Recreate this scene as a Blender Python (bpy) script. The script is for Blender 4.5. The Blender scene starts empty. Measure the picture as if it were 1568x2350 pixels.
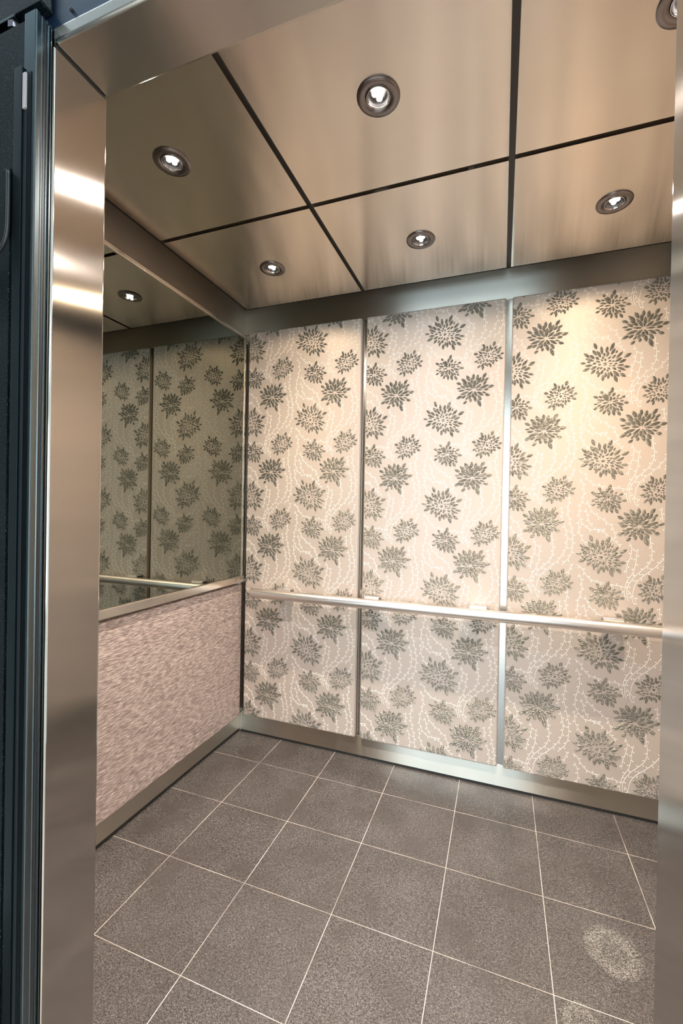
import bpy, bmesh, math, random
from mathutils import Vector, Matrix

random.seed(7)
S = bpy.context.scene
C = S.collection

# ------------------------------------------------------------------ camera
FOC, YAW, PITCH, ROLL, CX, CY = 979.397, -0.34118, -0.00682, 0.01851, 803.056, 1174.385
def cam_axes():
    cy, sy, cp, sp = math.cos(YAW), math.sin(YAW), math.cos(PITCH), math.sin(PITCH)
    f = Vector((sy * cp, cy * cp, sp)); r = Vector((cy, -sy, 0)); u = r.cross(f)
    cr, sr = math.cos(ROLL), math.sin(ROLL)
    return r * cr + u * sr, -r * sr + u * cr, f
AX_R, AX_U, AX_F = cam_axes()
CAM_O = Vector((0, 0, 1.3))
cd = bpy.data.cameras.new('camera'); cam = bpy.data.objects.new('camera', cd); C.objects.link(cam)
M3 = Matrix((AX_R, AX_U, -AX_F)).transposed().to_4x4(); M3.translation = CAM_O
cam.matrix_world = M3
cd.sensor_fit = 'HORIZONTAL'; cd.sensor_width = 36.0; cd.lens = FOC / 1568 * 36
cd.shift_x = (784 - CX) / 1568; cd.shift_y = (CY - 1175) / 1568
cd.clip_start = 0.01; cd.clip_end = 60
S.camera = cam

# ------------------------------------------------------------------ view + world + lights
S.view_settings.view_transform = 'Standard'; S.view_settings.look = 'None'
S.view_settings.exposure = 0.32; S.view_settings.gamma = 1.0
S.view_settings.use_curve_mapping = False
S.cycles.use_denoising = True
S.cycles.max_bounces = 10; S.cycles.diffuse_bounces = 5; S.cycles.glossy_bounces = 7
S.cycles.sample_clamp_indirect = 8.0
S.cycles.caustics_reflective = True; S.cycles.blur_glossy = 0.05

SKY_STRENGTH = 5.8
W = bpy.data.worlds.new('world'); S.world = W; W.use_nodes = True
W.node_tree.nodes['Background'].inputs['Color'].default_value = (0.72, 0.90, 1.0, 1)
W.node_tree.nodes['Background'].inputs['Strength'].default_value = SKY_STRENGTH

WARM, AMBER, COOL = (1.0, 0.87, 0.77), (1.0, 0.78, 0.53), (1.0, 0.92, 0.86)
LAMP_POWER = 150.0
LOBBY_POWER = 150.0
# downlight positions: x, y, colour, power factor
XS, YS = (-0.973, -0.317, 0.340), (1.052, 1.661)
LAMPS = [(XS[0], YS[0], WARM, 1.0), (XS[1], YS[0], WARM, 1.0), (XS[2], YS[0], WARM, 1.0),
         (XS[0], YS[1], AMBER, 0.8), (XS[1], YS[1], COOL, 0.35), (XS[2], YS[1], AMBER, 1.0)]
ZC = 2.354
def spot(x, y, col, p):
    for k in range(3):                    # one small beam per LED lens
        a = math.radians(90 + 120 * k)
        l = bpy.data.lights.new('downlight_beam', 'SPOT'); l.energy = LAMP_POWER * p / 3; l.color = col
        l.spot_size = math.radians(164); l.spot_blend = 0.25; l.shadow_soft_size = 0.0050
        l.use_nodes = True; nt = l.node_tree; em = nt.nodes['Emission']      # beam: a bright core and a weak spill
        tc = nt.nodes.new('ShaderNodeTexCoord'); sx = nt.nodes.new('ShaderNodeSeparateXYZ'); nt.links.new(tc.outputs['Normal'], sx.inputs[0])
        ab = nt.nodes.new('ShaderNodeMath'); ab.operation = 'ABSOLUTE'; nt.links.new(sx.outputs[2], ab.inputs[0])
        pw = nt.nodes.new('ShaderNodeMath'); pw.operation = 'POWER'; pw.inputs[1].default_value = 7.0; nt.links.new(ab.outputs[0], pw.inputs[0])
        mu = nt.nodes.new('ShaderNodeMath'); mu.operation = 'MULTIPLY_ADD'; mu.inputs[1].default_value = 1.0; mu.inputs[2].default_value = 0.055
        nt.links.new(pw.outputs[0], mu.inputs[0]); nt.links.new(mu.outputs[0], em.inputs['Strength'])
        o = bpy.data.objects.new('downlight_beam', l); C.objects.link(o); o.location = (x + 0.0104 * math.cos(a), y + 0.0104 * math.sin(a), ZC - 0.0085)
for a in LAMPS: spot(*a)
def area(name, loc, rot, sx, sy, e, col, portal=False):
    l = bpy.data.lights.new(name, 'AREA'); l.shape = 'RECTANGLE'; l.size = sx; l.size_y = sy; l.energy = e; l.color = col
    if portal: l.cycles.is_portal = True
    o = bpy.data.objects.new(name, l); C.objects.link(o); o.location = loc; o.rotation_euler = rot
# the lobby outside the lift: a large window far behind the camera and two unseen ceiling panels added as fill light
WIN = (-2.1, 1.7, 0.25, 2.45)        # x0 x1 z0 z1 of the lobby window, in the wall at LY
LY = -3.6
area('window_portal', ((WIN[0] + WIN[1]) / 2, LY - 0.02, (WIN[2] + WIN[3]) / 2), (math.radians(90), 0, 0), WIN[1] - WIN[0], WIN[3] - WIN[2], 1, (1, 1, 1), True)
for lx in (-1.3, 0.9):
    area('lobby_fill_light', (lx, -1.7, 2.70), (0, 0, 0), 0.55, 1.15, LOBBY_POWER * 0.2, (0.93, 0.97, 1.0))

# ------------------------------------------------------------------ helpers
def tag(o, label=None, cat=None, group=None, kind=None):
    if label: o['label'] = label
    if cat: o['category'] = cat
    if group: o['group'] = group
    if kind: o['kind'] = kind
    return o
def obj(name, bm, mats, parent=None, smooth=False):
    me = bpy.data.meshes.new(name); bm.normal_update(); bm.to_mesh(me); bm.free()
    for m in (mats if isinstance(mats, (list, tuple)) else [mats]): me.materials.append(m)
    if smooth:
        for p in me.polygons: p.use_smooth = True
    o = bpy.data.objects.new(name, me); C.objects.link(o)
    if parent: o.parent = parent
    return o
def struct(name, bm, mats, parent=None, **k):
    o = obj(name, bm, mats, parent, **k)
    if not parent: o['kind'] = 'structure'
    return o
def empty(name, loc=(0, 0, 0)):
    o = bpy.data.objects.new(name, None); C.objects.link(o); o.location = loc; o.empty_display_size = 0.1
    return o
def add_box(bm, x0, x1, y0, y1, z0, z1, mi=0, bevel=0, seg=2):
    v = [bm.verts.new((x, y, z)) for x in (x0, x1) for y in (y0, y1) for z in (z0, z1)]
    fs = [(0, 1, 3, 2), (4, 6, 7, 5), (0, 4, 5, 1), (2, 3, 7, 6), (0, 2, 6, 4), (1, 5, 7, 3)]
    F = [bm.faces.new([v[i] for i in f]) for f in fs]
    for f in F: f.material_index = mi
    bmesh.ops.recalc_face_normals(bm, faces=F)
    if bevel:
        es = {e for f in F for e in f.edges}
        r = bmesh.ops.bevel(bm, geom=list(es), offset=bevel, segments=seg, profile=0.5, affect='EDGES')
        for f in r['faces']: f.material_index = mi; f.smooth = True
    return bm
def box(*a, **k): return add_box(bmesh.new(), *a, **k)
def add_prism(bm, pts, z0, z1, axis='z', mi=0):
    """closed outline pts extruded along an axis"""
    def P(p, t):
        return {'z': (p[0], p[1], t), 'x': (t, p[0], p[1]), 'y': (p[0], t, p[1])}[axis]
    a = [bm.verts.new(P(p, z0)) for p in pts]; b = [bm.verts.new(P(p, z1)) for p in pts]
    n = len(pts); F = [bm.faces.new((a[i], a[(i + 1) % n], b[(i + 1) % n], b[i])) for i in range(n)]
    F += [bm.faces.new(a[::-1]), bm.faces.new(b)]
    for f in F: f.material_index = mi
    bmesh.ops.recalc_face_normals(bm, faces=F)
    return bm
def add_lathe(bm, prof, c=(0, 0, 0), seg=48, axis='z'):
    """profile of (r, h) revolved round an axis through c"""
    rings = []
    for r, h in prof:
        if r < 1e-6:
            rings.append([(0, 0, h)])
        else:
            rings.append([(r * math.cos(2 * math.pi * k / seg), r * math.sin(2 * math.pi * k / seg), h) for k in range(seg)])
    def T(p):
        x, y, z = p
        if axis == 'x': x, y, z = z, x, y
        if axis == 'y': x, y, z = x, z, y
        return (x + c[0], y + c[1], z + c[2])
    V = [[bm.verts.new(T(p)) for p in R] for R in rings]
    F = []
    for A, B in zip(V, V[1:]):
        for k in range(seg):
            a0, a1 = A[k % len(A)], A[(k + 1) % len(A)]; b0, b1 = B[k % len(B)], B[(k + 1) % len(B)]
            q = []
            for v in (a0, a1, b1, b0):
                if v not in q: q.append(v)
            if len(q) > 2: F.append(bm.faces.new(q))
    for f in F: f.smooth = True
    bmesh.ops.recalc_face_normals(bm, faces=F)
    return bm
def add_tube(bm, pts, r, seg=12):
    P = [Vector(p) for p in pts]; rings = []
    for i, p in enumerate(P):
        d = (P[min(i + 1, len(P) - 1)] - P[max(i - 1, 0)]).normalized()
        a = d.orthogonal().normalized() if i == 0 else (a0 - d * a0.dot(d)).normalized()
        a0 = a; b = d.cross(a)
        rings.append([bm.verts.new(p + (a * math.cos(2 * math.pi * k / seg) + b * math.sin(2 * math.pi * k / seg)) * r) for k in range(seg)])
    F = []
    for A, B in zip(rings, rings[1:]):
        for k in range(seg): F.append(bm.faces.new((A[k], A[(k + 1) % seg], B[(k + 1) % seg], B[k])))
    F.append(bm.faces.new(rings[0][::-1])); F.append(bm.faces.new(rings[-1]))
    for f in F: f.smooth = True
    bmesh.ops.recalc_face_normals(bm, faces=F)
    return bm
def smooth_path(pts, n=6):
    P = [Vector(p) for p in pts]; out = []
    for i in range(len(P) - 1):
        p0, p1, p2, p3 = P[max(i - 1, 0)], P[i], P[i + 1], P[min(i + 2, len(P) - 1)]
        for k in range(n):
            t = k / n
            out.append(0.5 * ((2 * p1) + (p2 - p0) * t + (2 * p0 - 5 * p1 + 4 * p2 - p3) * t * t + (3 * p1 - p0 - 3 * p2 + p3) * t ** 3))
    return out + [P[-1]]

# ------------------------------------------------------------------ materials
class NT:
    def __init__(s, name):
        s.m = bpy.data.materials.new(name); s.m.use_nodes = True; s.t = s.m.node_tree; s.b = s.t.nodes['Principled BSDF']
        s.co = None
    def n(s, kind, **k):
        x = s.t.nodes.new(kind)
        for a, v in k.items():
            if a.startswith('i_'):
                x.inputs[a[2:].replace('_', ' ')].default_value = v
            else: setattr(x, a, v)
        return x
    def l(s, a, b): s.t.links.new(a, b)
    def set(s, **k):
        for a, v in k.items():
            s.b.inputs[a.replace('_', ' ')].default_value = v
    def coord(s, scale=(1, 1, 1), rot=(0, 0, 0)):
        if not s.co: s.co = s.n('ShaderNodeTexCoord')
        mp = s.n('ShaderNodeMapping'); mp.inputs['Scale'].default_value = scale; mp.inputs['Rotation'].default_value = rot
        s.l(s.co.outputs['Object'], mp.inputs['Vector']); return mp.outputs['Vector']
    def noise(s, scale, vec=None, detail=3, rough=0.55):
        x = s.n('ShaderNodeTexNoise'); x.inputs['Scale'].default_value = scale; x.inputs['Detail'].default_value = detail; x.inputs['Roughness'].default_value = rough
        if vec is None: vec = s.coord()
        s.l(vec, x.inputs['Vector']); return x.outputs['Fac']
    def ramp(s, fac, stops):
        r = s.n('ShaderNodeValToRGB'); e = r.color_ramp.elements
        while len(e) < len(stops): e.new(0.5)
        for i, (p, c) in enumerate(stops): e[i].position = p; e[i].color = (*c, 1) if len(c) == 3 else c
        s.l(fac, r.inputs['Fac']); return r.outputs['Color']
    def rng(s, fac, a, b, c, d):
        r = s.n('ShaderNodeMapRange'); 
        for i, v in enumerate((a, b, c, d)): r.inputs[i + 1].default_value = v
        s.l(fac, r.inputs[0]); return r.outputs[0]
    def math(s, op, a, b=0.0):
        m = s.n('ShaderNodeMath'); m.operation = op
        for i, v in enumerate((a, b)):
            if isinstance(v, (int, float)): m.inputs[i].default_value = v
            else: s.l(v, m.inputs[i])
        return m.outputs[0]
    def mix(s, fac, a, b, mode='MIX'):
        m = s.n('ShaderNodeMix'); m.data_type = 'RGBA'; m.blend_type = mode
        for i, v in ((0, fac), (6, a), (7, b)):
            if isinstance(v, (int, float)): m.inputs[i].default_value = v
            elif isinstance(v, tuple): m.inputs[i].default_value = (*v, 1) if len(v) == 3 else v
            else: s.l(v, m.inputs[i])
        return m.outputs[2]
    def bump(s, h, strength, dist=0.001, prev=None):
        b = s.n('ShaderNodeBump'); b.inputs['Strength'].default_value = strength; b.inputs['Distance'].default_value = dist
        s.l(h, b.inputs['Height'])
        if prev is not None: s.l(prev, b.inputs['Normal'])
        s.l(b.outputs[0], s.b.inputs['Normal']); return b.outputs[0]
def mat(name, col, rough=0.5, metal=0.0, **k):
    t = NT(name); t.set(Base_Color=(*col, 1), Roughness=rough, Metallic=metal, **k); return t.m

def steel(name, col, rough, aniso, tangent, grain, wav=0.0, wavscale=(1, 1, 1), streak=0.06, scratch=False):
    """brushed stainless steel: fine grain along one world axis, sheen stretched along `tangent`"""
    t = NT(name); t.set(Metallic=1.0, Anisotropic=aniso)
    v = t.n('ShaderNodeCombineXYZ')
    for i in range(3): v.inputs[i].default_value = tangent[i]
    t.l(v.outputs[0], t.b.inputs['Tangent'])
    g = t.noise(1.0, t.coord(grain), 4, 0.6)
    big = t.noise(3.0, t.coord(), 3, 0.5)
    c1 = t.mix(g, tuple(c * (1 - streak) for c in col), tuple(min(1, c * (1 + streak)) for c in col))
    c2 = t.mix(t.rng(big, 0.35, 0.7, 0, 0.25), c1, tuple(c * f for c, f in zip(col, (0.93, 0.88, 0.80))))
    t.l(c2, t.b.inputs['Base Color'])
    r = t.math('ADD', t.rng(g, 0.3, 0.7, rough * 0.96, rough * 1.04), t.rng(big, 0.3, 0.7, -0.015, 0.02))
    if scratch:
        sc = t.n('ShaderNodeTexVoronoi'); sc.feature = 'DISTANCE_TO_EDGE'; sc.inputs['Scale'].default_value = 1
        t.l(t.coord(tuple(8 * k for k in wavscale), (0.5, 0.9, 0.6)), sc.inputs['Vector'])
        ln = t.rng(sc.outputs['Distance'], 0.0, 0.004, 0.05, 0.0)
        r = t.math('ADD', r, t.math('MULTIPLY', ln, t.rng(big, 0.5, 0.65, 0, 1)))
    t.l(r, t.b.inputs['Roughness'])
    n = t.bump(g, 0.05, 0.00001)
    if wav: t.bump(t.noise(1.0, t.coord(wavscale), 2, 0.4), 1.0, wav, n)
    return t.m

m_ceil = steel('brushed_steel_ceiling', (0.67, 0.61, 0.55), 0.19, 1.0, (0, 1, 0), (1500, 5, 5), 0.0030, (4.5, 0.7, 1), 0.02)
m_jamb = steel('brushed_steel_jamb', (0.50, 0.48, 0.455), 0.145, 0.98, (0, 1, 0), (1500, 1500, 6), 0.0005, (2, 2, 1.2), 0.02)
m_head = steel('brushed_steel_header', (0.54, 0.50, 0.455), 0.24, 0.97, (0, 1, 0), (2500, 5, 5), 0.0008, (1.5, 2, 1), 0.01)
m_cove = steel('brushed_steel_cove', (0.50, 0.44, 0.375), 0.33, 1.0, (0, 0, 1), (1500, 1500, 6), 0.0008, (2, 1.5, 1), 0.02)
m_wall = steel('polished_steel_wall', (0.58, 0.57, 0.54), 0.16, 0.80, (0, 0, 1), (800, 800, 4), 0.0012, (3, 3, 2), 0.03)
m_frieze = steel('brushed_steel_frieze', (0.64, 0.62, 0.57), 0.33, 1.0, (0, 0, 1), (900, 900, 5), 0.0014, (4, 4, 1.5), 0.03)
m_base = steel('brushed_steel_base', (0.62, 0.59, 0.53), 0.30, 1.0, (0, 0, 1), (5, 5, 1500), 0.0008, (3, 3, 2), 0.03)
m_rail = steel('satin_steel_rail', (0.80, 0.76, 0.74), 0.34, 0.6, (1, 0, 0), (4, 200, 200), 0, scratch=False)
m_trim = steel('polished_steel_trim', (0.66, 0.60, 0.54), 0.20, 0.3, (0, 0, 1), (2, 2, 200), 0, scratch=False)
m_mirror = mat('smoked_mirror', (0.235, 0.245, 0.205), 0.012, 1.0)
m_black = mat('black_seal', (0.012, 0.012, 0.011), 0.6)
m_grid = mat('dark_grid', (0.035, 0.034, 0.032), 0.45, 0.3)
m_plen = mat('dark_plenum', (0.05, 0.048, 0.042), 0.8)
m_bezel = mat('gunmetal_bezel', (0.20, 0.18, 0.18), 0.28, 1.0)
m_chrome = mat('chrome_ring', (0.75, 0.73, 0.72), 0.1, 1.0)
m_cup = mat('lamp_reflector', (0.10, 0.095, 0.095), 0.3, 1.0)
t = NT('led_lens'); t.set(Base_Color=(1, 1, 1, 1)); t.set(Emission_Color=(1.0, 0.93, 0.88, 1), Emission_Strength=14.0); m_led = t.m

# floral upholstery ground: satin champagne weave
t = NT('champagne_satin'); t.set(Metallic=0.15, Sheen_Weight=0.15)
wv = t.noise(1.0, t.coord((900, 900, 900)), 1); hz = t.noise(1.0, t.coord((30, 30, 1100)), 2)
big = t.noise(2.2, t.coord(), 3)
c = t.mix(t.math('MULTIPLY', t.math('ADD', wv, hz), 0.5), (0.40, 0.338, 0.298), (0.53, 0.455, 0.402))
c = t.mix(t.rng(big, 0.4, 0.65, 0, 0.12), c, (0.43, 0.36, 0.29)); t.l(c, t.b.inputs['Base Color']); t.set(Roughness=0.48)
t.bump(t.math('ADD', wv, hz), 0.22, 0.0004); m_fabric = t.m
# embossed silver-grey petals
t = NT('embossed_foil_petal'); t.set(Metallic=0.75, Roughness=0.48)
hz = t.noise(1.0, t.coord((110, 110, 500)), 3, 0.6)
t.l(t.ramp(hz, [(0.3, (0.16, 0.155, 0.135)), (0.7, (0.28, 0.265, 0.23))]), t.b.inputs['Base Color'])
t.bump(hz, 0.5, 0.0012); m_petal = t.m
m_vine = mat('white_thread', (0.93, 0.91, 0.86), 0.5, 0.0)
# left wall upholstery: streaked dusty pink fabric
t = NT('streaked_mauve_fabric'); t.set(Roughness=0.42, Metallic=0.25)
st = t.noise(1.0, t.coord((60, 34, 330), (0.12, 0, 0)), 4, 0.7); st2 = t.noise(1.0, t.coord((30, 14, 120), (0.1, 0, 0)), 2)
t.l(t.mix(0.22, t.ramp(st, [(0.36, (0.13, 0.10, 0.095)), (0.5, (0.40, 0.325, 0.31)), (0.64, (0.86, 0.74, 0.71))]), t.ramp(st2, [(0.35, (0.26, 0.20, 0.18)), (0.65, (0.52, 0.43, 0.40))])), t.b.inputs['Base Color'])
t.bump(st, 0.9, 0.0012); m_mauve = t.m

# floor tiles
GX0, GPX, GY0, GPY = -1.1347, 0.32333, 0.9556, 0.3121
t = NT('speckled_stone_tile')
sep = t.n('ShaderNodeSeparateXYZ'); t.l(t.coord(), sep.inputs[0])
def cell(o, x0, p):
    q = t.math('DIVIDE', t.math('SUBTRACT', o, x0 - 0.5 * p), p)
    fr = t.math('FRACT', t.math('ADD', q, 40.0)); return t.math('MULTIPLY', t.math('ABSOLUTE', t.math('SUBTRACT', fr, 0.5)), p), t.math('FLOOR', t.math('SUBTRACT', q, 0.5))
dx, ix = cell(sep.outputs[0], GX0, GPX); dy, iy = cell(sep.outputs[1], GY0, GPY)
gx = t.rng(dx, 0.0007, 0.0012, 1, 0); gy = t.rng(dy, 0.0006, 0.0011, 0.8, 0)
fade = t.rng(t.noise(7.0, t.coord(), 2), 0.35, 0.62, 0.35, 1.0)
grout = t.math('MULTIPLY', t.math('MAXIMUM', gx, gy), fade)
wn = t.n('ShaderNodeTexWhiteNoise'); wn.noise_dimensions = '2D'
cb = t.n('ShaderNodeCombineXYZ'); t.l(ix, cb.inputs[0]); t.l(iy, cb.inputs[1]); t.l(cb.outputs[0], wn.inputs['Vector'])
vo = t.n('ShaderNodeTexVoronoi'); vo.inputs['Scale'].default_value = 620.0; t.l(t.coord((1, 1.3, 0.0001), (0, 0, 0.6)), vo.inputs['Vector'])
sv = t.n('ShaderNodeSeparateColor'); t.l(vo.outputs['Color'], sv.inputs[0]); vr = sv.outputs[0]
sp1 = t.noise(330.0, t.coord((1, 1.3, 1), (0, 0, 0.6)), 3, 0.8); sp2 = t.noise(120.0, t.coord((1, 1.6, 1), (0, 0, -0.7)), 4, 0.75); cl = t.noise(5.0, t.coord(), 5, 0.65)
mixv = t.math('ADD', t.math('MULTIPLY', vr, 0.22), t.math('ADD', t.math('MULTIPLY', sp1, 0.38), t.math('MULTIPLY', sp2, 0.40)))
base = t.ramp(mixv, [(0.36, (0.014, 0.0135, 0.0145)), (0.5, (0.050, 0.047, 0.048)), (0.64, (0.19, 0.18, 0.18))])
base = t.mix(t.rng(cl, 0.28, 0.72, 0.0, 1.0), base, t.mix(1.0, base, (0.55, 0.51, 0.48), 'MULTIPLY'))
base = t.mix(t.math('MULTIPLY', wn.outputs['Value'], 0.25), base, (0.060, 0.056, 0.054))
# powdery scuff near the right front, and a smaller one in front of it
def scuff(x, y, r, inner):
    vx = t.math('SUBTRACT', sep.outputs[0], x); vy = t.math('SUBTRACT', sep.outputs[1], y)
    d = t.math('SQRT', t.math('ADD', t.math('MULTIPLY', vx, vx), t.math('MULTIPLY', vy, vy)))
    d = t.math('ADD', d, t.rng(t.noise(16.0, t.coord(), 3), 0, 1, -0.03, 0.03))
    a = t.math('MULTIPLY', t.rng(d, r * 0.8, r * 1.2, 1, 0), t.rng(d, inner, inner + 0.03, 0.35, 1))
    return t.math('MULTIPLY', a, t.rng(mixv, 0.49, 0.58, 0, 0.8))
base = t.mix(scuff(0.335, 1.455, 0.070, 0.028), base, (0.30, 0.295, 0.28))
base = t.mix(scuff(0.215, 1.225, 0.045, 0.0), base, (0.24, 0.235, 0.225))
t.l(t.mix(grout, base, (0.52, 0.47, 0.43)), t.b.inputs['Base Color'])
t.l(t.math('ADD', t.rng(cl, 0.3, 0.7, 0.20, 0.31), t.math('MULTIPLY', grout, 0.3)), t.b.inputs['Roughness'])
t.set(Specular_IOR_Level=0.6)
n0 = t.bump(t.math('MULTIPLY', grout, -1.0), 0.3, 0.0004); m_floor = t.m

# shaft side metals and lobby surfaces
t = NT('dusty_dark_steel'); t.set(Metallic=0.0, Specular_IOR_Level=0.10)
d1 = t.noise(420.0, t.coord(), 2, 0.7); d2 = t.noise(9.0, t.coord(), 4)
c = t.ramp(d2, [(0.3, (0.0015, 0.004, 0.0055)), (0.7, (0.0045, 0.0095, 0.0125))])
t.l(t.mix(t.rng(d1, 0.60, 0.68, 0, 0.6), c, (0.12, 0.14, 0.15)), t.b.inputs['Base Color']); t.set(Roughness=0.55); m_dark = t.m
t = NT('blue_black_beam'); t.set(Metallic=0.0, Specular_IOR_Level=0.3)
d2 = t.noise(6.0, t.coord(), 4); t.l(t.ramp(d2, [(0.3, (0.005, 0.012, 0.030)), (0.7, (0.012, 0.025, 0.055))]), t.b.inputs['Base Color']); t.set(Roughness=0.38); m_beam = t.m
m_zinc = steel('zinc_angle', (0.013, 0.024, 0.029), 0.40, 0.2, (0, 0, 1), (80, 80, 2), 0, scratch=False)
m_alu = steel('aluminium_edge_profile', (0.16, 0.20, 0.22), 0.22, 0.3, (0, 0, 1), (200, 200, 2), 0, scratch=False)
m_bolt = mat('pinkish_zinc_bolt', (0.42, 0.38, 0.42), 0.35, 1.0)
m_slot = mat('pale_pink_plate', (0.42, 0.37, 0.37), 0.5)
m_rub = mat('dark_rubber', (0.018, 0.020, 0.024), 0.35)
m_lw = mat('white_lobby_wall', (0.80, 0.80, 0.78), 0.8)
m_lf = mat('pale_lobby_floor', (0.45, 0.42, 0.38), 0.35)
m_lc = mat('lobby_ceiling_white', (0.75, 0.75, 0.74), 0.9)
t = NT('window_glass'); t.set(Base_Color=(1, 1, 1, 1), Roughness=0.0, Transmission_Weight=1.0, IOR=1.02); m_glass = t.m
t = NT('fill_panel_diffuser'); t.set(Base_Color=(0.9, 0.9, 0.9, 1), Emission_Color=(0.93, 0.97, 1, 1), Emission_Strength=4.0); m_fill = t.m  # glow of the added fill panels in the lobby

# ------------------------------------------------------------------ cab shell
XL, XR, YB, YF, ZT = -1.418, 0.765, 2.127, 0.69, 2.44
JL, JR, YN, ZH = -0.820, 0.210, 0.577, 2.177      # door opening, outer face, soffit height
struct('floor', box(XL - 0.03, XR + 0.03, 0.45, YB + 0.03, -0.04, 0.0), m_floor)
struct('wall_back', box(XL - 0.03, XR + 0.03, YB, YB + 0.03, 0.0, ZT + 0.02), m_wall)
struct('wall_left', box(XL - 0.03, XL, YN + 0.02, YB, 0.0, ZT + 0.02), m_wall)
struct('wall_right', box(XR, XR + 0.03, YN + 0.02, YB, 0.0, ZT + 0.02), m_wall)
struct('ceiling', box(XL - 0.03, XR + 0.03, YN + 0.02, YB + 0.03, ZT, ZT + 0.04), m_plen)
# front return walls, split round the opening
bm = box(XL, JL - 0.004, YN + 0.012, YF, 0.0, ZT); add_box(bm, JR + 0.004, XR, YN + 0.012, YF, 0.0, ZT); add_box(bm, JL - 0.004, JR + 0.004, YN + 0.012, YF, ZH + 0.004, ZT)
struct('wall_front', bm, m_wall)
# door surround: brushed jambs and header with rolled outer lips
dr = tag(empty('door_1', (JL, YN, 0)), kind='structure')
def put(o, p): o.parent = p; o.matrix_parent_inverse = Matrix.Translation(-Vector(p.location)); return o
put(obj('jamb', box(JL - 0.045, JL, YN, YF + 0.004, 0.0, ZH - 0.004, bevel=0.0045, seg=4), m_jamb), dr)
put(obj('jamb', box(JR, JR + 0.045, YN - 0.02, YF + 0.004, 0.0, ZH - 0.004, bevel=0.0045, seg=4), m_jamb), dr)
put(obj('header', box(JL - 0.004, JR + 0.05, YN, YF + 0.004, ZH, ZH + 0.030, bevel=0.0055, seg=4), m_head), dr)
put(obj('mitre_seal', box(JL - 0.006, JL - 0.001, YN + 0.004, YF, ZH - 0.006, ZH + 0.002), m_black), dr)

# baseboards over a black seal
struct('baseboard_back', box(XL + 0.004, XR, YB - 0.004, YB + 0.001, 0.010, 0.110, bevel=0.0012), m_base)
struct('baseboard_left', box(XL - 0.001, XL + 0.004, YF + 0.002, YB, 0.012, 0.104, bevel=0.0012), m_base)
struct('baseboard_right', box(XR - 0.004, XR + 0.001, YF + 0.002, YB, 0.012, 0.104, bevel=0.0012), m_base)
bm = box(XL, XL + 0.0055, YF, YB, 0.0, 0.011); add_box(bm, XL, XR, YB - 0.0055, YB, 0.0, 0.0085)
struct('trim_1', bm, m_black)
# corner cap of the two baseboards
struct('trim_2', box(XL + 0.003, XL + 0.020, YB - 0.0065, YB, 0.004, 0.112, bevel=0.001), m_base)

# friezes under the ceiling
struct('trim_3', box(XL + 0.003, XR, YB - 0.005, YB, 2.290, 2.436, bevel=0.0015), m_frieze)
struct('trim_4', box(XL, XL + 0.006, YF + 0.002, YB - 0.002, 2.262, 2.436, bevel=0.0015), m_cove)
struct('trim_5', box(XR - 0.006, XR, YF + 0.002, YB - 0.002, 2.262, 2.436, bevel=0.0015), m_head)

# ------------------------------------------------------------------ ceiling panels and black carrier grid
CXS, CYS, GAP = (-1.301, -0.650, 0.0095, 0.668), (0.752, 1.359, 1.964), 0.009
cp = None
place_c = {0: 'left', 1: 'middle', 2: 'right'}
for j in range(2):
    for i in range(3):
        x0, x1 = CXS[i] + (GAP if i else 0), CXS[i + 1] - (GAP if i < 2 else 0)
        y0, y1 = CYS[j] + (GAP if j else 0), CYS[j + 1] - (GAP if j < 1 else 0)
        cx, cy = LAMPS[j * 3 + i][0], LAMPS[j * 3 + i][1]
        bm = bmesh.new()      # sheet with a round cut-out for its downlight
        n = 48; ring = [bm.verts.new((cx + 0.048 * math.cos(2 * math.pi * k / n), cy + 0.048 * math.sin(2 * math.pi * k / n), ZC)) for k in range(n)]
        out = []
        for k in range(n):
            a = 2 * math.pi * k / n; c_, s_ = math.cos(a), math.sin(a)
            tx = ((x1 - cx) if c_ > 0 else (cx - x0)) / max(abs(c_), 1e-9); ty = ((y1 - cy) if s_ > 0 else (cy - y0)) / max(abs(s_), 1e-9)
            tt = min(tx, ty); out.append(bm.verts.new((cx + c_ * tt, cy + s_ * tt, ZC)))
        for (qx, qy) in ((x0, y0), (x0, y1), (x1, y0), (x1, y1)):   # snap the nearest rim vertex to each corner
            v = min(out, key=lambda v: (v.co.x - qx) ** 2 + (v.co.y - qy) ** 2); v.co.x, v.co.y = qx, qy
        F = [bm.faces.new((ring[k], out[k], out[(k + 1) % n], ring[(k + 1) % n])) for k in range(n)]
        bmesh.ops.recalc_face_normals(bm, faces=F)
        r = bmesh.ops.extrude_face_region(bm, geom=F)
        for v in [g for g in r['geom'] if isinstance(g, bmesh.types.BMVert)]: v.co.z += 0.018
        bmesh.ops.recalc_face_normals(bm, faces=bm.faces[:])
        o = obj('ceiling_panel', bm, m_ceil)
        tag(o, f'square brushed steel ceiling panel, {place_c[i]} of the {("front row nearest the doorway", "back row along the flowered wall")[j]}',
            'ceiling panel', 'brushed steel ceiling panels')
g = tag(empty('ceiling_grid', (-0.317, 1.359, ZC)), 'black carrier bars showing as dark gaps between the ceiling panels', 'ceiling grid')
for x in CXS[1:3]: put(obj('carrier_bar', box(x - 0.016, x + 0.016, CYS[0], CYS[2], ZC + 0.020, ZC + 0.050), m_grid), g)
put(obj('carrier_bar', box(CXS[0], CXS[3], CYS[1] - 0.016, CYS[1] + 0.016, ZC + 0.0195, ZC + 0.048), m_grid), g)
for x in (-1.1, 0.46): put(obj('hanger', box(x, x + 0.03, 1.34, 1.38, ZC + 0.048, ZT), m_grid), g)

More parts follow.
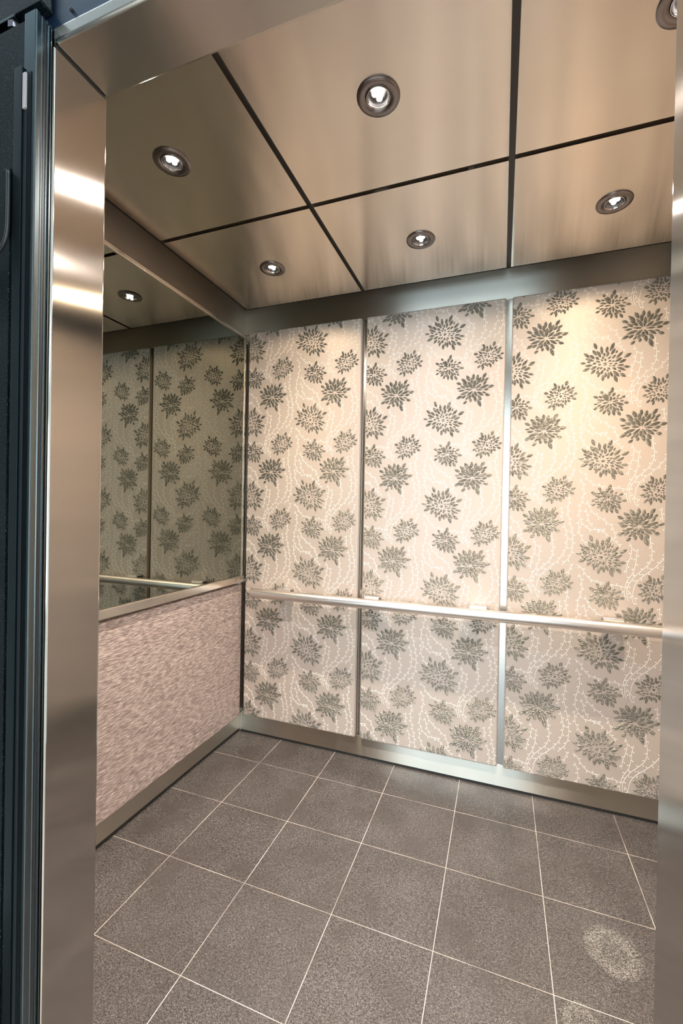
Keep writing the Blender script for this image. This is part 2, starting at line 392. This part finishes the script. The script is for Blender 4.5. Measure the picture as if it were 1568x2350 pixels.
# ------------------------------------------------------------------ downlights
def make_light():
    r = empty('downlight')
    bm = add_lathe(bmesh.new(), [(0.0300, 0.004), (0.0305, -0.0035), (0.040, -0.0055), (0.0505, -0.0042), (0.0520, -0.0010), (0.0515, 0.001)])
    for v in bm.verts: v.co.x *= 1.07; v.co.y *= 1.07
    obj('bezel', bm, m_bezel, r)
    bm = add_lathe(bmesh.new(), [(0.0285, 0.006), (0.0290, -0.0040), (0.0300, -0.0048), (0.0308, -0.0036), (0.0305, 0.004)])
    obj('retaining_ring', bm, m_chrome, r)
    bm = add_lathe(bmesh.new(), [(0.0290, -0.001), (0.0270, 0.004), (0.0225, 0.010), (0.0, 0.0105)])
    obj('reflector', bm, m_cup, r)
    for k in range(3):
        a = math.radians(90 + 120 * k); c = (0.0098 * math.cos(a), 0.0098 * math.sin(a), 0.0)
        bm = add_lathe(bmesh.new(), [(0.0, 0.0005), (0.005, 0.0010), (0.0074, 0.0030), (0.0077, 0.0090)], c, 24)
        obj('led_lens', bm, m_led, r)
    return r
proto = make_light(); kids = list(proto.children)
row = ('front', 'back'); col = ('left', 'middle', 'right')
for k, (x, y, c_, p_) in enumerate(LAMPS):
    if k == 0: o = proto
    else:
        o = proto.copy(); C.objects.link(o)
        for ch in kids:
            q = ch.copy(); C.objects.link(q); q.parent = o
    o.location = (x, y, ZC)
    lab = {0: 'round recessed LED downlight in the front left ceiling panel, glaring brightest above the mirror',
           1: 'large-looking round LED downlight in the front middle ceiling panel, three lenses and smudged rim',
           2: 'round downlight in the front right ceiling panel, cut off by the right doorway jamb',
           3: 'round LED downlight in the back left ceiling panel, nearest the mirror corner',
           4: 'round LED downlight in the back middle ceiling panel, above the middle flowered panel',
           5: 'round LED downlight in the back right ceiling panel, above the right flowered panel'}[k]
    tag(o, lab, 'downlight', 'recessed downlights in the lift ceiling')

# ------------------------------------------------------------------ floral pattern
PF = 2.098                                # plane of the panel fronts
def wall_uv(px, py):                      # a point of the pattern, drawn in the photo's frame, on the panel plane
    d = AX_F + AX_R * ((px - CX) / FOC) - AX_U * ((py - CY) / FOC)
    k = PF / d.y; p = CAM_O + d * k; return (p.x, p.z)
def conv(org, s, pts): return [wall_uv(org[0] + a / s, org[1] + b / s) for a, b in pts]
PX, PZ = 0.3745, 0.4155
# petals: tip x, tip y, root x, root y, width
FL_A = ((970, 715), 14.933, [(465,145,545,350,100),(660,230,690,500,84),(840,235,795,440,88),(1025,110,895,390,104),(1050,290,920,500,95),(1115,340,1055,455,52),(1260,380,1065,590,90),(1495,425,1265,570,105),(1245,560,1020,715,92),(1360,620,1125,730,92),(1300,790,1090,810,62),(1460,845,1240,840,78),(1345,960,1080,860,78),(1210,1010,1105,955,52),(1335,1160,1160,1040,98),(1160,1155,980,980,100),(1100,1335,1005,1100,100),(975,1170,900,1000,72),(850,1245,860,1020,78),(775,1195,785,1030,72),(705,1310,710,1110,88),(565,1200,620,1030,74),(520,1090,605,970,66),(380,1100,510,950,86),(145,1025,375,900,94),(210,860,440,825,78),(75,780,260,775,68),(260,720,390,755,52),(215,625,480,705,82),(185,470,360,600,86),(345,515,490,640,88),(425,360,540,530,92),(540,380,655,585,98),(500,565,615,660,76),(740,430,750,570,66),(860,380,815,570,82),(940,530,835,630,60),(1065,490,945,610,72),(945,660,845,705,50),(1030,650,950,720,50),(975,765,875,765,46),(1110,745,1005,775,50),(1065,835,950,815,46),(1080,940,960,880,66),(905,950,830,880,60),(860,1010,810,940,50),(760,990,750,890,66),(650,1100,715,960,84),(620,950,700,870,52),(530,965,620,870,60),(365,960,550,850,80),(570,800,670,810,52),(415,790,540,760,60),(510,695,650,740,62),(640,640,720,690,46),(690,550,725,640,52),(775,600,775,700,56),(700,770,840,748,36),(712,832,832,775,40),(935,840,870,825,34)])
FL_B = ((1080, 775), 18.447, [(520,250,640,490,104),(695,330,740,510,78),(850,285,850,530,78),(1055,145,960,360,122),(1105,335,1005,505,92),(1325,380,1165,510,80),(1165,445,1030,600,72),(1300,510,1060,655,82),(1435,635,1255,690,90),(1250,635,1140,665,46),(1310,745,1080,770,78),(1385,890,1180,820,94),(1175,880,1000,820,72),(1145,1010,1035,900,78),(1030,1030,935,930,70),(995,1135,925,1000,68),(865,1270,845,1070,82),(785,1185,790,1045,66),(715,1240,700,1070,64),(620,1200,640,1030,76),(505,1380,560,1160,88),(285,1300,440,1145,84),(435,1250,590,1060,82),(390,1115,490,1040,52),(265,1095,400,1030,48),(145,1040,340,985,78),(510,1030,615,960,66),(375,1050,520,960,56),(315,950,465,900,76),(225,820,440,840,78),(125,685,340,705,112),(335,575,520,695,86),(430,485,505,565,60),(500,445,625,580,104),(345,720,545,800,82),(515,600,620,690,66),(640,620,690,710,60),(670,480,735,630,80),(790,470,785,600,56),(970,390,870,550,72),(1025,540,920,650,60),(900,640,840,710,46),(760,640,765,715,58),(1010,670,890,735,50),(1110,705,990,715,50),(1005,780,875,790,40),(720,735,545,765,52),(690,820,585,825,36),(445,870,575,850,46),(520,920,610,890,48),(650,990,730,900,74),(700,1040,760,960,58),(800,1000,795,920,62),(890,1050,860,940,80),(1000,880,920,860,46),(905,880,850,858,44),(715,760,850,785,52),(730,845,830,790,50)])
FL_C = ((1360, 655), 16.505, [(865,150,800,400,118),(735,320,730,530,92),(950,350,835,520,102),(1130,415,1000,510,62),(1355,465,1175,510,86),(1215,545,1085,598,66),(1105,540,945,615,66),(960,530,850,640,80),(1085,650,820,715,72),(1290,640,1120,665,66),(1495,700,1225,715,94),(1290,800,930,745,94),(1240,925,1045,855,84),(1260,1035,1120,960,80),(1105,1035,970,925,76),(1020,880,830,765,82),(1160,1230,1015,1050,104),(980,1095,855,870,86),(930,1255,840,1010,104),(790,1060,775,770,92),(710,1265,725,1030,94),(615,1135,705,930,80),(475,1225,585,1030,94),(340,1130,525,965,86),(545,1020,735,790,86),(315,1005,600,850,92),(105,1065,295,960,88),(245,935,435,850,60),(115,880,300,838,58),(240,800,440,750,60),(430,800,710,750,60),(240,680,565,690,80),(100,560,325,620,98),(305,550,480,590,72),(380,355,500,435,98),(455,470,575,595,76),(545,430,700,640,120),(500,600,730,710,80),(790,500,770,720,88)])
FL_D = ((1422, 700), 13.067, [(725,140,725,360,94),(905,155,845,385,98),(1225,85,1055,285,100),(1030,235,830,525,112),(1150,265,990,440,86),(1315,250,1130,375,78),(1240,370,1070,495,78),(1045,465,780,655,88),(1335,485,925,630,98),(1525,500,1255,580,90),(1325,625,1100,672,84),(1105,665,790,690,60),(1130,870,845,740,88),(1230,775,1030,740,58),(1365,845,1150,820,92),(870,910,745,725,84),(1030,1040,890,850,98),(1005,1255,880,990,112),(820,1105,750,870,104),(690,970,715,770,84),(535,1025,635,865,86),(595,1115,640,985,88),(405,1055,535,920,60),(320,1190,485,1070,84),(455,925,700,730,88),(250,1005,450,885,82),(60,1030,305,910,94),(185,890,570,755,92),(130,760,405,715,72),(70,680,275,660,62),(380,685,695,685,72),(210,575,420,650,78),(60,475,280,535,94),(305,485,570,625,108),(260,335,495,490,108),(500,410,705,660,114),(455,210,590,410,114),(635,275,690,500,94),(790,330,740,660,108)])
# each flower is drawn where the photo shows it best; the shift brings it to the middle panel's repeat
P3 = (-0.682, -0.207)
PETALS = []
for (org, s, L), sh in ((FL_A, (0, 0)), (FL_B, (0, 0)), (FL_C, P3), (FL_D, P3)):
    for tx, ty, bx, by, w in L:
        (a, b), (c, d) = conv(org, s, [(tx, ty), (bx, by)])
        PETALS.append((a + sh[0], b + sh[1], c + sh[0], d + sh[1], w / s * 0.00212 * 1.02 if sh == (0, 0) else w / s * 0.00200))
VO = ((965, 820), 7.293)
VINES = [[(90,1335),(122,1420),(132,1500),(125,1590),(95,1700),(72,1790),(70,1880),(90,1960),(135,2030),(190,2075),(250,2090),(300,2092),(370,2115),(430,2145),(460,2178)],
 [(290,2090),(350,2080),(400,2105)], [(203,228),(240,340),(310,430),(400,490),(480,545),(535,590),(560,660),(590,755)], [(185,355),(205,450),(235,560),(275,620)],
 [(95,550),(90,640),(100,730),(140,820),(195,890)], [(520,740),(560,790),(610,840),(665,843)], [(765,805),(793,860),(790,960),(760,1070),(730,1160),(720,1270)],
 [(880,885),(858,980),(850,1090),(820,1220),(775,1310),(730,1390),(708,1470)], [(1045,680),(1045,780),(1062,880),(1060,980),(1030,1080),(960,1170),(870,1260),(800,1350),(750,1440),(730,1530),(735,1610),(752,1668)],
 [(1230,520),(1255,620),(1275,720),(1270,830),(1250,920),(1190,1030),(1120,1120),(1030,1210),(940,1290),(870,1370),(830,1450),(808,1560)],
 [(1315,60),(1310,130),(1290,240),(1290,340),(1310,430),(1335,540),(1360,680),(1360,830),(1345,950),(1300,1050),(1250,1110),(1198,1168)],
 [(1200,240),(1190,320),(1200,380),(1210,445)], [(1368,1135),(1320,1210),(1290,1320)], [(65,1205),(120,1240),(170,1320),(220,1385),(290,1425),(370,1440),(418,1442)],
 [(495,1447),(560,1460),(640,1463),(700,1485),(715,1500)], [(697,1518),(695,1570),(715,1655)], [(750,1520),(790,1570),(830,1620),(850,1675)], [(800,1570),(800,1640),(830,1720)]]
VPTS = [[Vector(p) for p in smooth_path([(*q, 0) for q in conv(*VO, v)], 5)] for v in VINES]

STEP = 0.0023
def petal(V, F, tx, tz, bx, bz, w, y0, lift):
    """one lens-shaped petal, padded in the middle and woven in fine horizontal ridges"""
    T, B = Vector((tx, tz)), Vector((bx, bz)); d = T - B; L = d.length; d /= L; n = Vector((-d.y, d.x))
    st = [0.0, 0.05, 0.12, 0.22, 0.34, 0.47, 0.60, 0.72, 0.83, 0.92, 1.0]; wd = [0.0, 0.17, 0.40, 0.66, 0.88, 1.0, 0.97, 0.82, 0.56, 0.27, 0.0]
    out = [B + d * (L * a) + n * (w * 0.5 * k) for a, k in zip(st, wd)] + [B + d * (L * a) - n * (w * 0.5 * k) for a, k in list(zip(st, wd))[-2:0:-1]]
    z0, z1 = min(p.y for p in out), max(p.y for p in out)
    k0, k1 = math.ceil((z0 + 0.0003) / STEP), math.floor((z1 - 0.0003) / STEP)
    lv = [(z0 + 1e-5, 0)] + [(k * STEP, k) for k in range(k0, k1 + 1)] + [(z1 - 1e-5, 0)]
    prev = None
    for z, k in lv:
        xs = []
        for p, q in zip(out, out[1:] + out[:1]):
            if (p.y - z) * (q.y - z) <= 0 and p.y != q.y: xs.append(p.x + (q.x - p.x) * (z - p.y) / (q.y - p.y))
        if len(xs) < 2: continue
        a, b = min(xs), max(xs); i0 = len(V)
        ridge = lift * random.uniform(0.45, 1.0) if k % 2 else 0.0
        h = lift * 0.9 * min(1.0, (b - a) / 0.006)
        for f, g in ((0.0, 0.0), (0.3, 1.0), (0.7, 1.0), (1.0, 0.0)):
            V.append((a + (b - a) * f, y0 - 0.0002 - g * (h * 0.4 + ridge * min(1, h / lift + 0.2)), z))
        if prev is not None:
            for c in range(3): F.append((prev + c, prev + c + 1, i0 + c + 1, i0 + c))
        prev = i0
def ribbon(bm, pts, w, y0):
    prev = None
    for i, p in enumerate(pts):
        d = (pts[min(i + 1, len(pts) - 1)] - pts[max(i - 1, 0)]); d.z = 0; d = d.normalized(); n = Vector((-d.y, d.x, 0)) * (w / 2)
        row = [bm.verts.new((q.x, y0 - h, q.y)) for q, h in ((p + n, 0.0001), (p, 0.0007), (p - n, 0.0001))]
        if prev:
            for k in (0, 1):
                f = bm.faces.new((prev[k], prev[k + 1], row[k + 1], row[k])); f.material_index = 2
        prev = row
def bud(bm, p, d, side, y0):
    n = Vector((-d.y, d.x, 0)) * side; a = p + n * 0.0050 + d * 0.0004; c = p + n * 0.0070 - d * 0.0016
    ribbon(bm, [p, p + n * 0.003 + d * 0.0008, a], 0.0010, y0)
    ax = (-d * 0.8 + n * 0.45).normalized(); bx = Vector((-ax.y, ax.x, 0))
    ring = [bm.verts.new((c.x + ax.x * 0.0030 * math.cos(q) + bx.x * 0.0019 * math.sin(q), y0 - 0.0005, c.y + ax.y * 0.0030 * math.cos(q) + bx.y * 0.0019 * math.sin(q))) for q in [2 * math.pi * k / 8 for k in range(8)]]
    f = bm.faces.new(ring); f.material_index = 2
def pattern(x0, x1, z0, z1, off, y0):
    bm = bmesh.new(); V_, F_ = [], []
    def reps(lo, hi, a, b, p):
        k0 = math.floor((a - hi) / p); k1 = math.ceil((b - lo) / p); return [k * p for k in range(k0, k1 + 1) if hi + k * p > a and lo + k * p < b]
    for a, b, c, d, w in PETALS:
        a, c, b, d = a + off[0], c + off[0], b + off[1], d + off[1]
        for sx in reps(min(a, c) - w, max(a, c) + w, x0, x1, PX):
            for sz in reps(min(b, d) - w, max(b, d) + w, z0, z1, PZ):
                petal(V_, F_, a + sx, b + sz, c + sx, d + sz, w, y0, 0.0023)
    me = bpy.data.meshes.new('tmp'); me.from_pydata(V_, [], F_); bm.from_mesh(me); bpy.data.meshes.remove(me)
    for f in bm.faces: f.material_index = 1
    for vi, V in enumerate(VPTS):
        Q = [Vector((p.x + off[0], p.y + off[1], 0)) for p in V]
        lo, hi = min(p.x for p in Q), max(p.x for p in Q); lz, hz = min(p.y for p in Q), max(p.y for p in Q)
        for sx in reps(lo - 0.01, hi + 0.01, x0, x1, PX):
            for sz in reps(lz - 0.01, hz + 0.01, z0, z1, PZ):
                P = [p + Vector((sx, sz, 0)) for p in Q]; ribbon(bm, P, 0.0014, y0)
                acc, side, nxt = 0.0, 1, 0.007; stop = {7: 0.86, 8: 0.80, 9: 0.84}.get(vi, 1.0) * sum((b - a).length for a, b in zip(P, P[1:])); gap_ = 0.030 if vi >= 15 else 0.0160
                for p, q in zip(P, P[1:]):
                    L = (q - p).length; acc += L
                    if acc > nxt and acc < stop:
                        bud(bm, q, (p - q).normalized(), side, y0); side = -side; nxt = acc + gap_
    for co, no in (((x0, 0, 0), (-1, 0, 0)), ((x1, 0, 0), (1, 0, 0)), ((0, 0, z0), (0, 0, -1)), ((0, 0, z1), (0, 0, 1))):
        bmesh.ops.bisect_plane(bm, geom=bm.verts[:] + bm.edges[:] + bm.faces[:], plane_co=co, plane_no=no, clear_outer=True)
    bmesh.ops.recalc_face_normals(bm, faces=bm.faces[:])
    for f in bm.faces:
        if f.normal.y > 0: f.normal_flip()
    return bm
def floral_panel(x0, x1, z0, z1, off, label):
    bm = pattern(x0 + 0.004, x1 - 0.004, z0 + 0.004, z1 - 0.004, off, PF)
    add_box(bm, x0, x1, PF, YB - 0.0005, z0, z1, mi=0, bevel=0.007, seg=4)
    o = obj('upholstered_panel', bm, [m_fabric, m_petal, m_vine])
    tag(o, label, 'wall panel', 'flower-patterned upholstered panels on the back wall')
    return o
p1 = floral_panel(-1.372, -0.697, 0.112, 2.288, (-0.707, 0.040), 'tall flowered fabric panel on the back wall, left one, beside the mirror corner')
p2 = floral_panel(-0.671, 0.0035, 0.112, 2.288, (0, 0), 'tall flowered fabric panel on the back wall, middle one between two steel strips')
p3 = floral_panel(0.031, 0.706, 0.112, 2.288, (0.682, 0.207), 'tall flowered fabric panel on the back wall, right one, cut off by the doorway jamb')
# the same cloth on the unseen right wall (two panels, turned to face into the cab)
for k, yc in enumerate((1.075, 1.745)):
    o = p2.copy(); C.objects.link(o); o.rotation_euler = (0, 0, -math.pi / 2)
    # local x centre -0.334, front y PF  ->  world x = y', world y = -x' + ...
    o.location = (XR - YB, yc - 0.334, 0)
    o.scale = (0.97, 1, 1)
    del o['group']; o['label'] = ('tall flowered fabric panel on the right side wall, nearest the doorway', 'tall flowered fabric panel on the right side wall, nearest the back corner')[k]
    o['group'] = 'flower-patterned upholstered panels on the right wall'

# ------------------------------------------------------------------ left wall: mauve padded panel and smoked mirror
bm = box(XL + 0.0005, -1.388, YF + 0.03, 2.092, 0.106, 0.861, bevel=0.006, seg=4)
tag(obj('padded_panel', bm, m_mauve), 'low padded panel in streaky mauve fabric below the mirror', 'wall panel')
MX = -1.3815
mr = tag(empty('wall_mirror', (MX, 1.40, 0.87)), 'large smoked mirror with slim steel frame filling the upper left wall', 'mirror')
put(obj('mirror_glass', box(XL + 0.002, MX, YF + 0.02, 2.068, 0.905, 2.250), m_mirror), mr)
put(obj('frame_rail', box(XL, MX + 0.008, YF + 0.01, 2.088, 0.873, 0.912, bevel=0.004, seg=3), m_trim), mr)
put(obj('frame_rail', box(XL, MX + 0.006, YF + 0.01, 2.078, 2.245, 2.262, bevel=0.002, seg=2), m_trim), mr)
put(obj('frame_stile', box(XL, MX + 0.004, 2.066, 2.082, 0.900, 2.262, bevel=0.002, seg=2), m_trim), mr)

# ------------------------------------------------------------------ handrail
hr = tag(empty('handrail', (-0.33, 2.035, 0.83)), 'round brushed steel handrail running across the flowered back wall', 'handrail')
RZ, RYC, RR = 0.8285, 2.030, 0.0255
x0, x1 = -1.283, 0.617
bm = bmesh.new(); n = 40
prof = [(0.0, x0), (RR - 0.003, x0), (RR - 0.0008, x0 + 0.0009), (RR, x0 + 0.003), (RR, x0 + 0.5), (RR, x1 - 0.5), (RR, x1 - 0.003), (RR - 0.0008, x1 - 0.0009), (RR - 0.003, x1), (0.0, x1)]
put(obj('rail_tube', add_lathe(bm, prof, (0, RYC, RZ), 56, 'x'), m_rail), hr)
for bx in (-1.098, -0.605, -0.092, 0.452):
    bm = box(bx - 0.038, bx + 0.038, 2.047, 2.053, RZ - 0.02, RZ + 0.034, bevel=0.0015)
    add_box(bm, bx - 0.038, bx + 0.038, 2.050, PF - 0.0035, RZ + 0.027, RZ + 0.033, bevel=0.0015)
    put(obj('wall_bracket', bm, m_rail), hr)

# ------------------------------------------------------------------ open sliding car door beyond the left jamb
sd = tag(empty('sliding_door', (-1.1, 0.55, 0.0)), 'dark dusty open lift door with ribbed metal edge, left of the brushed jamb', 'sliding door')
DX = -0.822
# ribbed aluminium leading edge (outline in x, y), from the camera side to the jamb side
prof = [(DX - 0.030, 0.545), (DX - 0.002, 0.545), (DX - 0.0004, 0.5457), (DX, 0.5475), (DX, 0.5525), (DX - 0.0025, 0.5545), (DX - 0.0025, 0.5570), (DX - 0.0012, 0.5580), (DX - 0.0012, 0.5598),
        (DX - 0.0025, 0.5608), (DX - 0.0025, 0.5655), (DX - 0.0005, 0.5665), (DX - 0.0005, 0.5680), (DX - 0.0045, 0.5690), (DX - 0.0045, 0.5725), (DX - 0.0008, 0.5732), (DX - 0.0008, 0.5755), (DX - 0.03, 0.5755)]
put(obj('leading_edge', add_prism(bmesh.new(), prof, 0.0, 2.207), m_alu), sd)
put(obj('rubber_strip', box(DX - 0.0035, DX - 0.0018, 0.5612, 0.5652, 0.0, 2.200), m_rub), sd)
put(obj('door_panel', box(-1.55, DX - 0.008, 0.546, 0.572, 0.0, 2.196), m_dark), sd)
# stiffeners on the shaft face of the door
put(obj('stiffener', box(-0.8715, -0.851, 0.5405, 0.546, 0.0, 2.108, bevel=0.0008), m_zinc), sd)
put(obj('stiffener', box(-0.8415, -0.831, 0.5440, 0.546, 0.0, 2.095), m_zinc), sd)
put(obj('slot_plate', box(-0.8505, -0.8425, 0.5415, 0.546, 2.030, 2.095), m_slot), sd)
put(obj('ribbed_gasket', box(-0.851, -0.8425, 0.5445, 0.546, 0.0, 2.027), m_rub), sd)
put(obj('backing_plate', box(-1.55, -0.884, 0.543, 0.546, 0.0, 1.93, bevel=0.001), m_dark), sd)
# cable looping across the door back
cb_ = smooth_path([(-1.00, 0.537, 1.68), (-0.935, 0.536, 1.742), (-0.905, 0.536, 1.768), (-0.886, 0.536, 1.787), (-0.880, 0.537, 1.812), (-0.880, 0.538, 1.87), (-0.882, 0.539, 1.92)], 6)
tag(obj('door_cable', add_tube(bmesh.new(), cb_, 0.0033), m_rub), 'black cable curving up the dark back of the open lift door', 'cable')
# hanger plate riding above the door, its bracket and bolt
put(obj('hanger_plate', box(-1.50, -0.823, 0.552, 0.5765, 2.229, 2.234), m_dark), sd)
put(obj('hanger_flange', box(-1.50, -0.823, 0.5725, 0.5765, 2.234, 2.330), m_dark), sd)
put(obj('bracket', box(-0.975, -0.889, 0.5500, 0.574, 2.222, 2.2285, bevel=0.001), m_zinc), sd)
hexp = [(0.0115 * math.cos(math.radians(60 * k + 10)), 0.0115 * math.sin(math.radians(60 * k + 10))) for k in range(6)]
bm = add_prism(bmesh.new(), [(-0.903 + a, 0.5605 + b) for a, b in hexp], 2.209, 2.2215); add_lathe(bm, [(0.0, 2.190), (0.0062, 2.190), (0.0062, 2.2215)], (-0.903, 0.5605, 0), 20)
b_ = put(obj('hex_bolt', bm, m_bolt), sd)
bm = box(JL - 0.75, JR + 0.6, YN + 0.001, YN + 0.011, ZH + 0.024, 2.75); add_box(bm, JL - 0.75, JR + 0.6, YN - 0.010, YN + 0.001, 2.34, 2.36)
struct('trim_6', bm, m_beam)
tag(obj('beam_screw', add_lathe(bmesh.new(), [(0.0, -0.004), (0.003, -0.004), (0.0035, -0.002), (0.0035, 0.0)], (-0.775, YN + 0.001, 2.222), 16, 'y'), m_black), 'small black screw in the blue-black beam above the doorway corner', 'screw')

# ------------------------------------------------------------------ the landing lobby behind the camera
LX0, LX1, LZ = -3.0, 2.6, 2.75
struct('floor_lobby', box(LX0, LX1, LY, 0.44, -0.04, -0.002), m_lf)
struct('ceiling_lobby', box(LX0, LX1, LY, 0.42, LZ, LZ + 0.05), m_lc)
struct('wall_lobby_left', box(LX0 - 0.05, LX0, LY, 0.42, 0.0, LZ), m_lw)
struct('wall_lobby_right', box(LX1, LX1 + 0.05, LY, 0.42, 0.0, LZ), m_lw)
bm = box(LX0, WIN[0], LY - 0.1, LY, 0, LZ); add_box(bm, WIN[1], LX1, LY - 0.1, LY, 0, LZ); add_box(bm, WIN[0], WIN[1], LY - 0.1, LY, 0, WIN[2]); add_box(bm, WIN[0], WIN[1], LY - 0.1, LY, WIN[3], LZ)
struct('wall_lobby_far', bm, m_lw)
bm = box(LX0, JL - 0.02, 0.30, 0.42, 0, LZ); add_box(bm, JR + 0.02, LX1, 0.30, 0.42, 0, LZ); add_box(bm, JL - 0.02, JR + 0.02, 0.30, 0.42, ZH + 0.03, LZ)
struct('wall_lobby_lift', bm, m_lw)
bm = bmesh.new()
for x in (WIN[0], WIN[0] + 1.25, WIN[0] + 2.5, WIN[1] - 0.05): add_box(bm, x, x + 0.05, LY - 0.06, LY - 0.01, WIN[2], WIN[3])
add_box(bm, WIN[0], WIN[1], LY - 0.06, LY - 0.01, WIN[2], WIN[2] + 0.05); add_box(bm, WIN[0], WIN[1], LY - 0.06, LY - 0.01, WIN[3] - 0.05, WIN[3])
struct('window_1', bm, m_lc)
for k, lx in enumerate((-1.3, 0.9)):  # out-of-view light panels, added to brighten the lobby
    e = tag(empty('lobby_fill_panel', (lx, -1.7, LZ)), ('added fill light panel on the unseen lobby ceiling, on the mirror side', 'added fill light panel on the unseen lobby ceiling, on the side away from the mirror')[k], 'ceiling light', 'added fill light panels in the lobby')
    put(obj('housing', box(lx - 0.3, lx + 0.3, -2.3, -1.1, LZ - 0.030, LZ), m_lc), e)
    put(obj('diffuser', box(lx - 0.28, lx + 0.28, -2.28, -1.12, LZ - 0.036, LZ - 0.029), m_fill), e)
